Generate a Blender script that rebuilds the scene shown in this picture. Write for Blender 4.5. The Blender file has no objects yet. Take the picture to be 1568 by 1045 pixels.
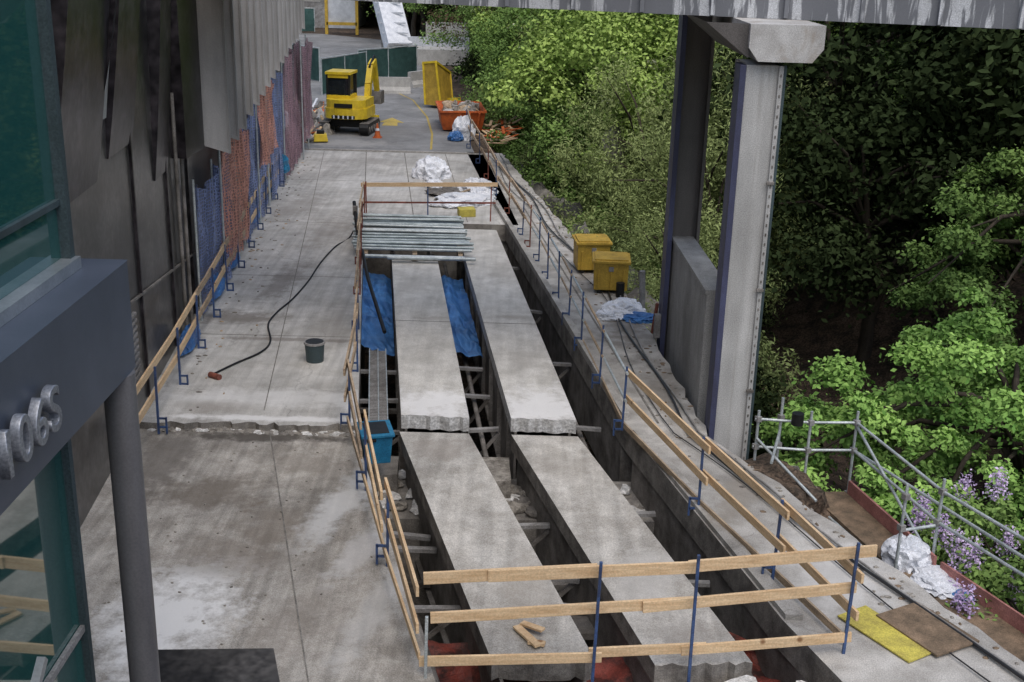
import bpy, math, random
import numpy as np
from mathutils import Vector, Matrix, noise
random.seed(4); rng=np.random.default_rng(4)
sc=bpy.context.scene
COL=bpy.context.collection
# ---------------------------------------------------------------- materials
def nt(name):
    m=bpy.data.materials.new(name);m.use_nodes=True
    n=m.node_tree.nodes;l=m.node_tree.links
    return m,n,l,n['Principled BSDF']
def mixc(n,l,fac,a,b,mode='MIX'):
    x=n.new('ShaderNodeMix');x.data_type='RGBA';x.blend_type=mode
    for sock,val in ((x.inputs[0],fac),(x.inputs[6],a),(x.inputs[7],b)):
        if isinstance(val,(int,float)): sock.default_value=val
        elif isinstance(val,tuple): sock.default_value=(*val[:3],1)
        else: l.new(val,sock)
    return x.outputs[2]
def mapr(n,l,v,a,b,c=0.,d=1.):
    r=n.new('ShaderNodeMapRange');l.new(v,r.inputs[0])
    r.inputs[1].default_value=a;r.inputs[2].default_value=b;r.inputs[3].default_value=c;r.inputs[4].default_value=d
    return r.outputs[0]
def noi(n,l,vec,scale,detail=4,rough=.6,dist=0):
    t=n.new('ShaderNodeTexNoise');l.new(vec,t.inputs['Vector']);t.inputs['Scale'].default_value=scale
    t.inputs['Detail'].default_value=detail;t.inputs['Roughness'].default_value=rough;t.inputs['Distortion'].default_value=dist
    return t.outputs['Fac']
def mp(n,l,vec,rot=0,sc_=(1,1,1),loc=(0,0,0)):
    m=n.new('ShaderNodeMapping');l.new(vec,m.inputs[0]);m.inputs['Rotation'].default_value=(0,0,rot)
    m.inputs['Scale'].default_value=sc_;m.inputs['Location'].default_value=loc
    return m.outputs[0]
def mat(name,c1,c2=None,scale=3,rough=.85,metal=0,rot=0,stretch=(1,1,1),lo=.38,hi=.62,big=.25,bump=.0,bscale=30,spots=(),lines=None,spec=.3,fine=.25,fscale=60,cracks=0):
    m,n,l,p=nt(name)
    tc=n.new('ShaderNodeTexCoord').outputs['Object']
    v=mp(n,l,tc,rot,stretch)
    c2=c2 or tuple(x*.7 for x in c1)
    col=mixc(n,l,mapr(n,l,noi(n,l,v,scale,5,.68),lo,hi),c2,c1)
    if big:
        b=mapr(n,l,noi(n,l,tc,.45,3),.3,.7,1-big,1+big*.6)
        col=mixc(n,l,1.0,col,b,'MULTIPLY')
    if fine:
        b=mapr(n,l,noi(n,l,tc,fscale,1,.7),.3,.7,1-fine,1+fine)
        col=mixc(n,l,1.0,col,b,'MULTIPLY')
    if lines:
        vv=mp(n,l,tc,lines[0],(lines[1],.35,.3))
        b=mapr(n,l,noi(n,l,vv,1.0,2,.6),.35,.65,1-lines[2],1+lines[2])
        col=mixc(n,l,1.0,col,b,'MULTIPLY')
    if cracks:
        vo=n.new('ShaderNodeTexVoronoi');vo.feature='DISTANCE_TO_EDGE';vo.inputs['Scale'].default_value=.28
        nn=n.new('ShaderNodeTexNoise');nn.inputs['Scale'].default_value=1.2;nn.inputs['Detail'].default_value=5;l.new(tc,nn.inputs['Vector'])
        va=n.new('ShaderNodeVectorMath');va.operation='ADD';l.new(tc,va.inputs[0]);l.new(nn.outputs['Color'],va.inputs[1]);l.new(va.outputs[0],vo.inputs['Vector'])
        f=mapr(n,l,vo.outputs['Distance'],0.0,.006,cracks,0)
        col=mixc(n,l,f,col,(.1,.09,.08))
    if spots: sn=mapr(n,l,noi(n,l,tc,2.6,7,.72),.2,.8,-.9,.9)
    for (sx,sy,rx,ry,sr,cc,st) in spots:
        d=n.new('ShaderNodeVectorMath');d.operation='SUBTRACT';l.new(tc,d.inputs[0]);d.inputs[1].default_value=(sx,sy,0)
        d2=mp(n,l,d.outputs[0],sr,(1,1,0));
        d3=n.new('ShaderNodeVectorMath');d3.operation='MULTIPLY';l.new(d2,d3.inputs[0]);d3.inputs[1].default_value=(1/rx,1/ry,0)
        ln=n.new('ShaderNodeVectorMath');ln.operation='LENGTH';l.new(d3.outputs[0],ln.inputs[0])
        ad=n.new('ShaderNodeMath');ad.operation='ADD';l.new(ln.outputs['Value'],ad.inputs[0]);l.new(sn,ad.inputs[1])
        f=mapr(n,l,ad.outputs[0],.45,1.15,st,0)
        col=mixc(n,l,f,col,cc)
    l.new(col,p.inputs['Base Color'])
    p.inputs['Roughness'].default_value=rough;p.inputs['Metallic'].default_value=metal
    p.inputs['Specular IOR Level'].default_value=spec
    if bump:
        bn=n.new('ShaderNodeBump');bn.inputs['Strength'].default_value=bump;bn.inputs['Distance'].default_value=.02
        l.new(noi(n,l,v,bscale,3,.7),bn.inputs['Height']);l.new(bn.outputs[0],p.inputs['Normal'])
    return m
HN=math.atan(.266);HF=math.atan(.12)
M={}
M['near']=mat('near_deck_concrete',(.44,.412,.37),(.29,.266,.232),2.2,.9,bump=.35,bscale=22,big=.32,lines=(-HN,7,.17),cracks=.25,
  spots=[(-4.2,12.8,.8,1.5,.2,(.78,.77,.75),.92),(-4.6,16.3,1.0,.6,0,(.14,.115,.09),.65),(-3.4,15.2,.6,.8,0,(.18,.15,.12),.55),(-2.4,16.4,.35,1.9,.26,(.62,.62,.61),.65),(-5.6,17.4,.5,1.5,0,(.14,.125,.11),.65),(-1.6,13.2,.25,1.6,.26,(.57,.56,.54),.5),(-4.2,18.45,1.7,.22,0,(.08,.07,.06),.85),(-2.0,14.6,.3,1.0,.26,(.6,.59,.58),.55),(-3.9,14.4,1.0,.6,.3,(.2,.17,.14),.55),(-2.6,18.4,.4,.2,0,(.1,.09,.08),.7),(-2.6,12.6,.5,.9,.2,(.22,.19,.16),.45),(-3.3,17.4,.9,.4,.2,(.24,.21,.175),.5)])  # deck stains; the dark strip along the far joint is its painted shadow
M['far']=mat('far_deck_concrete',(.55,.535,.505),(.42,.403,.37),1.6,.85,bump=.2,bscale=20,big=.22,lines=(-HF,6,.12),cracks=.3,
  spots=[(-5.6,27.6,.4,2.0,.1,(.18,.16,.14),.6),(-6.1,24.6,1.2,.5,0,(.17,.145,.12),.65),(-4.0,19.9,2.6,.5,0,(.72,.71,.69),.55),(-5.3,33,.6,2.4,.1,(.25,.23,.205),.5),(-3.8,24.5,.5,1.8,.1,(.31,.29,.265),.45),(-6.8,36,.8,2.5,.1,(.27,.25,.225),.55),(-4.6,40,1.5,1.5,.1,(.64,.63,.61),.5),(-4.4,23.2,2.6,.12,0,(.18,.155,.135),.6),(-2.2,40,1.2,2.5,0,(.3,.28,.255),.55),(-5.2,19.4,.8,.3,0,(.28,.25,.22),.5),(-4.6,44,3,.8,0,(.3,.28,.255),.55),(-4.1,18.95,2.4,.13,0,(.8,.79,.77),.8)])
M['slab']=mat('slab_concrete',(.6,.58,.54),(.48,.46,.42),2.0,.85,bump=.2,big=.18,lines=(-HF,4,.1),
  spots=[(-1.4,19.9,.9,.8,0,(.8,.79,.78),.75),(.6,19.8,.9,1.2,0,(.8,.79,.78),.75),(-1.8,25,.5,.15,0,(.3,.27,.23),.5),(.2,25.2,.6,.2,0,(.3,.27,.23),.5),(-2.4,27.5,.4,.7,0,(.36,.335,.3),.45),(-.3,29,.4,1.0,0,(.36,.335,.3),.45),(.3,22.5,.4,.6,0,(.36,.335,.3),.4)])
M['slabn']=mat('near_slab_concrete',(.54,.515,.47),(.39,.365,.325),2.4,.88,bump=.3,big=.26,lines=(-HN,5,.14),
  spots=[(.3,13.9,.5,1.1,.26,(.31,.28,.24),.5),(1.9,14,.5,1,.26,(.5,.48,.45),.5),(-1.1,18.2,.6,.5,0,(.26,.23,.2),.55),(.9,17.6,.6,.6,0,(.3,.275,.24),.45),(2.3,12.6,.5,.5,0,(.3,.27,.24),.45)])
M['walk']=mat('walkway_concrete',(.5,.48,.445),(.35,.33,.3),1.8,.9,bump=.3,big=.3,cracks=.3,
  spots=[(2.6,25.5,.5,2.5,.1,(.19,.16,.13),.65),(2.9,21,.4,1.5,.1,(.22,.19,.16),.55),(4.5,14,.8,1.2,0,(.64,.63,.61),.5),(1.9,30,.3,3.5,.12,(.22,.19,.16),.55),(3.6,16.5,.3,1.6,.4,(.26,.23,.19),.55)])
M['white_conc']=mat('broken_concrete',(.7,.69,.67),(.47,.455,.43),5,.95,bump=.8,bscale=9,big=.1,fine=.3,fscale=25)
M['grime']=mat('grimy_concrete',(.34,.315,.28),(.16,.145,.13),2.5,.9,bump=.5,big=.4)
M['joint']=mat('deck_joint_filler',(.26,.245,.22),(.15,.14,.125),6,.9)
M['pier']=mat('column_concrete',(.52,.515,.5),(.4,.395,.38),1.2,.8,stretch=(1,1,.25),bump=.1,big=.25,lines=(0,3,.12))
M['pierw']=mat('base_wall_concrete',(.38,.378,.37),(.25,.248,.24),1.2,.85,stretch=(1,1,.35),bump=.1,big=.3,lines=(0,3,.15))
M['pierdark']=mat('weathered_steel_web',(.14,.128,.12),(.095,.088,.083),1.5,.7,stretch=(1,1,.2),big=.2)
M['bluestl']=mat('blue_painted_flange',(.08,.09,.17),(.055,.058,.1),2,.5,stretch=(1,1,.3))
M['teal']=mat('teal_painted_steel',(.07,.1,.11),(.045,.065,.07),2,.5,stretch=(1,1,.3))
M['asph']=mat('road_asphalt',(.27,.268,.265),(.2,.198,.195),1.2,.9,bump=.15,big=.25,cracks=.3,spots=[(-6,52,2,4,0,(.16,.155,.15),.5),(-7,48,2,1,0,(.4,.385,.36),.6)])
M['yline']=mat('yellow_line_paint',(.5,.36,.07),(.3,.25,.14),8,.8,lo=.35,hi=.55)
M['wood']=mat('pine_lumber',(.78,.58,.36),(.6,.4,.22),3.2,.7,stretch=(.7,.7,7),lo=.35,hi=.65,big=.12,fine=.12,fscale=40,bump=.1)
M['woodold']=mat('weathered_lumber',(.53,.4,.27),(.33,.245,.165),3.5,.8,stretch=(1,1,5),big=.3)
def knots(m):
    n=m.node_tree.nodes;l=m.node_tree.links;p=n['Principled BSDF'];src=p.inputs['Base Color'].links[0].from_socket
    tc=n.new('ShaderNodeTexCoord').outputs['Object']
    vo=n.new('ShaderNodeTexVoronoi');vo.inputs['Scale'].default_value=2.3;l.new(tc,vo.inputs['Vector'])
    f=mapr(n,l,vo.outputs['Distance'],.05,.11,.85,0)
    l.new(mixc(n,l,f,src,(.22,.1,.04)),p.inputs['Base Color'])
knots(M['wood'])
M['blue']=mat('blue_post_paint',(.05,.1,.24),(.035,.055,.12),6,.5,spec=.5,big=.2)
M['redp']=mat('rusty_red_paint',(.28,.09,.06),(.16,.06,.045),6,.6)
M['pink']=mat('pink_primed_toeboard',(.5,.23,.2),(.34,.15,.13),4,.7)
M['galv']=mat('galvanised_tube',(.58,.62,.62),(.4,.44,.44),6,.4,metal=.3,spec=.5,big=.15)
M['pipe']=mat('stacked_galvanised_pipe',(.48,.54,.54),(.28,.33,.33),2.5,.4,metal=.3,spec=.5,big=.3)
M['steel']=mat('girder_steel',(.27,.25,.23),(.12,.108,.095),2,.7,big=.4,bump=.2)
M['steell']=mat('primer_steel',(.34,.33,.32),(.2,.19,.18),3,.6,big=.3)
M['black']=mat('black_rubber',(.02,.02,.02),(.012,.012,.012),5,.5)
M['tarp']=mat('blue_tarpaulin',(.08,.24,.54),(.04,.13,.34),1.6,.45,spec=.5,big=.3,bump=.2,bscale=4)
M['redtarp']=mat('red_tarpaulin',(.3,.07,.05),(.06,.03,.025),2.2,.6,lo=.42,hi=.6,big=.4,bump=.4,bscale=4)
M['white']=mat('white_plastic_sheet',(.78,.79,.82),(.6,.62,.66),3,.5,big=.15,bump=.4,bscale=6)
M['yel']=mat('yellow_machine_paint',(.8,.58,.03),(.6,.42,.03),3,.4,spec=.5,big=.12,fine=.08)
M['yelbox']=mat('yellow_crate_paint',(.6,.39,.06),(.42,.27,.045),3,.55,big=.2)
M['yelply']=mat('yellow_plywood',(.58,.5,.1),(.38,.32,.08),4,.7,big=.2)
M['ply']=mat('stained_plywood',(.27,.19,.125),(.12,.09,.06),3,.75,big=.3)
M['orange']=mat('orange_dumpster_paint',(.65,.15,.035),(.4,.09,.03),4,.6)
M['bluebin']=mat('blue_plastic_bin',(.03,.22,.38),(.02,.14,.26),3,.45)
M['green']=mat('green_fence_mesh',(.05,.11,.1),(.03,.075,.068),3,.8,big=.3)
M['bldw']=mat('white_building_wall',(.6,.62,.65),(.48,.5,.53),2,.7)
M['dwall']=mat('dark_cladding',(.085,.08,.075),(.028,.027,.027),.9,.28,rot=.3,stretch=(.7,.7,1.0),lo=.42,hi=.6,spec=.5,big=.5,bump=.3,bscale=1.5,fine=.4,fscale=9)  # lighter noise tone paints reflection highlights into the dark colour
M['dwall2']=mat('dark_mottled_steel',(.05,.043,.047),(.016,.014,.016),1.5,.3,big=.5,fine=.5,fscale=5,bump=.3,bscale=2)
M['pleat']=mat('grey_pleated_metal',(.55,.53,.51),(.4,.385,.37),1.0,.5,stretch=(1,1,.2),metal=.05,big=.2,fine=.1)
M['pleat_shaded']=mat('grey_pleat_shaded_return',(.13,.12,.117),(.07,.066,.063),1.0,.5,stretch=(1,1,.2),big=.25,fine=.1)  # pleat grey darkened so the return faces read as shaded
M['fascia']=mat('blue_grey_panel',(.1,.118,.155),(.08,.097,.13),1.5,.42,metal=.2,spec=.5,big=.1,fine=.08,fscale=120)
M['alum']=mat('aluminium_frame',(.5,.53,.55),(.35,.38,.4),2,.35,metal=.6,big=.1,fine=.08)
M['letter']=mat('brushed_letter_metal',(.34,.36,.4),(.26,.28,.32),3,.4,metal=.5,big=.1)
M['bronze']=mat('grey_column_paint',(.2,.2,.21),(.14,.137,.145),2,.4,metal=.3,stretch=(1,1,.2),big=.1,fine=.08)
M['ground']=mat('leaf_litter_ground',(.15,.105,.075),(.045,.036,.027),2.2,.95,bump=1,bscale=14,big=.5,fine=.6,fscale=18)
M['rock']=mat('grey_rock',(.24,.225,.2),(.08,.076,.068),.9,.9,bump=1,bscale=3,big=.4)
M['bark']=mat('tree_bark',(.1,.08,.06),(.05,.04,.03),4,.9,stretch=(1,1,.3))
M['concbar']=mat('barrier_concrete',(.5,.485,.455),(.38,.365,.34),2,.85,big=.2)
M['dglass']=mat('cab_glass',(.02,.025,.03),None,3,.08,spec=.8,big=0,fine=0)
M['conduit']=mat('black_conduit',(.03,.03,.032),None,3,.4,spec=.5)
M['rubble']=mat('rubble',(.38,.35,.305),(.15,.135,.115),6,.95,bump=1,bscale=10)
M['viad']=mat('viaduct_concrete',(.66,.67,.69),(.54,.55,.56),1.0,.8,big=.2)
M['cap']=mat('cap_concrete',(.58,.57,.55),(.42,.405,.385),1.5,.85,big=.25)
def streaks(m,c=(.15,.155,.17),s=(2.6,2.6,.3),a=.46,b=.51,k=.9):
    n=m.node_tree.nodes;l=m.node_tree.links;p=n['Principled BSDF'];src=p.inputs['Base Color'].links[0].from_socket
    tc=n.new('ShaderNodeTexCoord').outputs['Object']
    v=mp(n,l,tc,0,s);f=mapr(n,l,noi(n,l,v,1.3,4,.7,.4),a,b,0,k)
    l.new(mixc(n,l,f,src,c),p.inputs['Base Color'])
streaks(M['viad']);streaks(M['cap'],(.3,.24,.18),(1.5,1.5,.6),.52,.66,.6);streaks(M['pier'],(.27,.25,.22),(4,4,.15),.55,.72,.6)
def glass(name):
    m,n,l,p=nt(name)
    p.inputs['Base Color'].default_value=(.025,.11,.1,1);p.inputs['Roughness'].default_value=.03
    p.inputs['Specular IOR Level'].default_value=1.0;p.inputs['IOR'].default_value=1.8
    p.inputs['Coat Weight'].default_value=.5;p.inputs['Coat Roughness'].default_value=.02
    return m
M['glass']=glass('teal_curtain_glass')
def netmat(name,c,dens):
    m,n,l,p=nt(name)
    tc=n.new('ShaderNodeTexCoord').outputs['Object']
    big=mapr(n,l,noi(n,l,tc,1.3,2),.3,.7,.75,1.25)
    l.new(mixc(n,l,1.0,c,big,'MULTIPLY'),p.inputs['Base Color']);p.inputs['Roughness'].default_value=.7
    vo=n.new('ShaderNodeTexVoronoi');vo.feature='DISTANCE_TO_EDGE';vo.inputs['Scale'].default_value=13;vo.inputs['Randomness'].default_value=.35;l.new(tc,vo.inputs['Vector'])
    f=mapr(n,l,vo.outputs['Distance'],.06,.16,.9,dens)
    tr=n.new('ShaderNodeBsdfTransparent');mx=n.new('ShaderNodeMixShader')
    l.new(f,mx.inputs[0]);l.new(tr.outputs[0],mx.inputs[1]);l.new(p.outputs[0],mx.inputs[2])
    l.new(mx.outputs[0],n['Material Output'].inputs[0])
    return m
M['netblue']=netmat('blue_debris_net',(.24,.29,.48),.32)
M['netred']=netmat('orange_debris_net',(.62,.3,.22),.32)
M['netmar']=netmat('maroon_debris_net',(.32,.2,.23),.5)
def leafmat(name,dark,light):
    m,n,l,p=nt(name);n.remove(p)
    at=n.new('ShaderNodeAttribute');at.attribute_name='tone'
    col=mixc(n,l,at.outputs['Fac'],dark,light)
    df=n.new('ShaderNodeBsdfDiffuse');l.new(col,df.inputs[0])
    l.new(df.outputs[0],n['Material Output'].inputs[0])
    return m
L={'maple':leafmat('maple_leaf',(.11,.25,.055),(.46,.7,.19)),
   'bright':leafmat('spring_leaf',(.12,.22,.04),(.5,.64,.18)),
   'mid':leafmat('green_leaf',(.065,.125,.035),(.28,.42,.12)),
   'dark':leafmat('shaded_leaf',(.009,.015,.007),(.06,.085,.034)),  # near-black greens put the under-canopy shade into the leaf colour
   'olive':leafmat('olive_leaf',(.12,.16,.055),(.42,.5,.2)),
   'blossom':leafmat('white_blossom',(.45,.5,.25),(.88,.9,.7)),
   'brown':leafmat('brown_twig_leaf',(.045,.032,.02),(.16,.12,.07)),
   'lilac':leafmat('lilac_flower',(.42,.3,.54),(.82,.68,.9))}
# ---------------------------------------------------------------- mesh builder
class B:
    def __init__(s,name,T=None):
        s.name=name;s.v=[];s.f=[];s.mi=[];s.ms=[];s.sm=[];s.T=T or Matrix.Identity(4)
    def add(s,vs,fs,mt,smooth=False):
        o=len(s.v);s.v+=[tuple(s.T@Vector(v)) for v in vs]
        if mt not in s.ms:s.ms.append(mt)
        k=s.ms.index(mt)
        for f in fs:s.f.append([i+o for i in f]);s.mi.append(k);s.sm.append(smooth)
    def box(s,c,sz,mt,rz=0,rx=0,taper=1):
        R=Matrix.Rotation(rz,3,'Z')@Matrix.Rotation(rx,3,'X');vs=[]
        for z in(-1,1):
            k=taper if z>0 else 1
            for x,y in((-1,-1),(1,-1),(1,1),(-1,1)):
                vs.append(Vector(c)+R@Vector((x*sz[0]/2*k,y*sz[1]/2*k,z*sz[2]/2)))
        s.add(vs,[(3,2,1,0),(4,5,6,7),(0,1,5,4),(1,2,6,5),(2,3,7,6),(3,0,4,7)],mt)
    def prism(s,pts,z0,z1,mt,side=None):
        n=len(pts)
        a=sum(pts[i][0]*pts[(i+1)%n][1]-pts[(i+1)%n][0]*pts[i][1] for i in range(n))
        if a<0:pts=pts[::-1]
        vs=[(x,y,z0) for x,y in pts]+[(x,y,z1) for x,y in pts]
        s.add(vs,[list(range(n,2*n)),list(range(n-1,-1,-1))],mt)
        s.add(vs,[(i,(i+1)%n,n+(i+1)%n,n+i) for i in range(n)],side or mt)
    def beam(s,p,q,w,h,mt):
        p=Vector(p);q=Vector(q);d=(q-p).normalized()
        up=Vector((0,0,1)) if abs(d.z)<.9 else Vector((0,1,0))
        a=d.cross(up).normalized();b=a.cross(d).normalized()
        vs=[e+a*x*w/2+b*y*h/2 for e in(p,q) for x,y in((-1,-1),(1,-1),(1,1),(-1,1))]
        s.add(vs,[(0,1,2,3),(7,6,5,4),(4,5,1,0),(5,6,2,1),(6,7,3,2),(7,4,0,3)],mt)
    def tube(s,pts,r,mt,n=8,cap=True):
        pts=[Vector(p) for p in pts];vs=[];k=len(pts)
        for i,p in enumerate(pts):
            d=(pts[min(i+1,k-1)]-pts[max(i-1,0)]).normalized()
            up=Vector((0,0,1)) if abs(d.z)<.9 else Vector((1,0,0))
            a=d.cross(up).normalized();b=a.cross(d).normalized();rr=r[i] if isinstance(r,(list,tuple)) else r
            for j in range(n):
                t=2*math.pi*j/n;vs.append(p+a*math.cos(t)*rr+b*math.sin(t)*rr)
        fs=[(i*n+j,i*n+(j+1)%n,(i+1)*n+(j+1)%n,(i+1)*n+j) for i in range(k-1) for j in range(n)]
        s.add(vs,fs,mt,True)
        if cap:
            s.add(vs[:n],[list(range(n))],mt);s.add(vs[-n:],[list(range(n-1,-1,-1))],mt)
    def blob(s,c,sz,mt,seed=0,amp=.35,fr=1.6,sub=4,smooth=False):
        import bmesh
        bm=bmesh.new();bmesh.ops.create_icosphere(bm,subdivisions=sub,radius=1)
        vs=[]
        for v in bm.verts:
            p=v.co;q=p*fr+Vector((seed*7.1,seed*3.3,seed))
            k=1+amp*noise.noise(q)+amp*.6*abs(noise.noise(q*2.7))+amp*.3*noise.noise(q*6)
            z=max(p.z*k,-.35)
            vs.append((c[0]+p.x*k*sz[0],c[1]+p.y*k*sz[1],c[2]+z*sz[2]))
        s.add(vs,[[x.index for x in f.verts] for f in bm.faces],mt,smooth);bm.free()
    def crumple(s,c,sz,mt,seed=0):
        import bmesh
        bm=bmesh.new();bmesh.ops.create_icosphere(bm,subdivisions=4,radius=1);vs=[]
        for v in bm.verts:
            p=v.co;q=p*1.5+Vector((seed*5.3,seed*2.1,seed*1.7))
            rdg=1-2*abs(noise.noise(q));rd2=1-2*abs(noise.noise(q*2.3+Vector((9,1,4))));rd3=1-2*abs(noise.noise(q*5))
            k=.62+.28*rdg+.16*rd2+.08*rd3
            z=max(p.z*k,-.25)
            vs.append((c[0]+p.x*(k+.15)*sz[0],c[1]+p.y*(k+.15)*sz[1],c[2]+z*sz[2]))
        s.add(vs,[[x.index for x in f.verts] for f in bm.faces],mt,False);bm.free()
    def sheet(s,fn,nu,nv,mt,smooth=True):
        vs=[fn(i/nu,j/nv) for j in range(nv+1) for i in range(nu+1)]
        s.add(vs,[(j*(nu+1)+i,j*(nu+1)+i+1,(j+1)*(nu+1)+i+1,(j+1)*(nu+1)+i) for j in range(nv) for i in range(nu)],mt,smooth)
    def build(s,parent=None,bevel=0):
        me=bpy.data.meshes.new(s.name);me.from_pydata(s.v,[],s.f)
        for m_ in s.ms:me.materials.append(m_)
        me.polygons.foreach_set('material_index',s.mi);me.polygons.foreach_set('use_smooth',s.sm);me.update()
        ob=bpy.data.objects.new(s.name,me);COL.objects.link(ob)
        if parent:ob.parent=parent
        if bevel:
            b=ob.modifiers.new('bevel','BEVEL');b.width=bevel;b.segments=2;b.limit_method='ANGLE'
        return ob
def lerp(a,b,t):return tuple(a[i]+(b[i]-a[i])*t for i in range(len(a)))
def xn(x0,y):return x0-.266*(y-18.9)
def xf(x0,y):return x0-.12*(y-19.2)
def jag(p,q,n,amp):
    out=[]
    for i in range(n+1):
        t=i/n;x,y=lerp(p,q,t)
        if 0<i<n:x+=random.uniform(-amp,amp)*.5;y+=random.uniform(-amp,amp)
        out.append((x,y))
    return out
def outer(y):
    P=[(-60,12),(8,7.9),(12.17,6.18),(16.4,4.45),(18.8,3.42),(20.8,3.3),(24,3.05),(27,2.75),(34.4,1.45),(46,-.5),(60,-2.2),(75,-3.6),(100,-7),(112,-13),(125,-32),(140,-70),(800,-75)]
    return float(np.interp(y,[p[0] for p in P],[p[1] for p in P]))
# ---------------------------------------------------------------- terrain
def H(x,y):
    e=outer(y);d=x-e
    D=float(np.interp(y,[0,26,40,52,75],[-4.2,-4.0,-3.0,-1.5,-.15]))
    hill=0.0
    if d>7:hill=min((d-7)*.42,24)
    rg=D+hill+ (noise.noise(Vector((x*.15,y*.15,0)))*1.0+noise.noise(Vector((x*.6,y*.6,3)))*.25)*min(1,max(0,d)/4)
    if y<46.5: lf=-4.2
    else: lf=-.05
    t=min(1,max(0,(d+.3)/1.3))
    return lf*(1-t)+rg*t
xs=np.concatenate([[-800,-400,-200,-120,-80],np.arange(-60,-12,4),np.arange(-12,16,.5),np.arange(16,50,1.5),[60,80,120,200,400,800]])
ys=np.concatenate([[-300,-100,-40],np.arange(-10,8,3),np.arange(8,60,.6),np.arange(60,140,2),[150,180,240,400,900]])
g=B('ground')
vs=[(x,y,H(x,y)) for y in ys for x in xs];nx=len(xs)
g.add(vs,[(j*nx+i,j*nx+i+1,(j+1)*nx+i+1,(j+1)*nx+i) for j in range(len(ys)-1) for i in range(nx-1)],M['ground'],True)
g.build()
r=B('road')
rp=[(-10.5,46.6),(-11,60),(-12.5,72),(-19,80),(-30,86),(-30,104),(-17,104),(-9.5,98),(-6.2,84),(-4.6,74),(-3.3,60),(-1.7,46.6)]
r.prism(rp,-.6,0.0,M['asph'])
r.build()
ln=B('yellow_road_markings')
def strip(b,pts,w,z,mt):
    L_=[];R_=[]
    for i,p in enumerate(pts):
        a=pts[max(i-1,0)];c=pts[min(i+1,len(pts)-1)];d=Vector((c[0]-a[0],c[1]-a[1],0)).normalized();nn=Vector((-d.y,d.x,0))*w/2
        L_.append((p[0]+nn.x,p[1]+nn.y,z));R_.append((p[0]-nn.x,p[1]-nn.y,z))
    vs=L_+R_;n=len(pts);b.add(vs,[(n+i,n+i+1,i+1,i) for i in range(n-1)],mt)
strip(ln,[(-3.45,47),(-3.7,51),(-4.3,56),(-5.5,62),(-7.4,67),(-9,70)],.09,.005,M['yline'])
ln.add([(-6.1,53,.006),(-5.4,53,.006),(-5.5,54,.006),(-5.2,54,.006),(-5.9,55.5,.006),(-6.4,54,.006),(-6.1,54,.006)],[(0,1,2,3,4,5,6)],M['yline'])
ln.build()
# ---------------------------------------------------------------- decks
d=B('near_deck')
edge=jag((-9.3,18.6),(xn(-2.68,18.7),18.75),60,.08)
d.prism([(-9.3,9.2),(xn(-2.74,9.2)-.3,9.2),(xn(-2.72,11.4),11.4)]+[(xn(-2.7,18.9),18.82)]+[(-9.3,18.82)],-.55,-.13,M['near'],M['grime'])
strip(d,[(xn(-4.2,9.5),9.5),(xn(-4.2,18.6),18.6)],.02,-.124,M['joint'])
d.build()
d=B('far_deck')
pts=edge+[(xf(-2.7,34.2),34.2),(xf(1.9,34.2),34.2),(xf(1.95,46.6),46.6),(-11.5,46.6)]
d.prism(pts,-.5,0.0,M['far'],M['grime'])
for y in(23.4,28.0,33.8,40.2): strip(d,[(-8,y),(xf(-2.72 if y<34.2 else 1.8,y),y+.05)],.03,.004,M['joint'])
for x0 in(-4.35,): strip(d,[(xf(x0,19.3),19.3),(xf(x0,46),46)],.02,.005,M['joint'])
for x0 in(-2.7,-1.2,.4): strip(d,[(xf(x0,34.4),34.4),(xf(x0,46),46)],.03,.005,M['joint'])
strip(d,[(-11,46.3),(xf(1.9,46.3),46.3)],.4,.004,M['rubble'])
d.build()
rim=B('broken_deck_edge')
for i in range(90):
    t=i/89;x=-6.2+3.6*t
    rim.blob((x,18.68+random.uniform(-.12,.06),-.13),(random.uniform(.03,.1),random.uniform(.03,.07),random.uniform(.02,.04)),random.choice([M['white_conc'],M['rubble'],M['grime']]),i,.5,1.5,2)
for i in range(70):
    y=random.uniform(12.2,18.6);x=random.uniform(-5.2,-1.8)
    if x<xn(-2.85,y) : rim.blob((x,y,-.125),(.02,.016,.012),M['rubble'],i,.6,1.5,1)
for i in range(110):
    y=random.uniform(19.2,45);x=-5.9-.095*(y-18.4)+abs(random.gauss(0,.4))
    rim.blob((x,y,.005),(random.uniform(.015,.06),.03,.02),random.choice([M['rubble'],M['grime'],M['woodold']]),i,.6,1.5,1)
rim.build()
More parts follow.
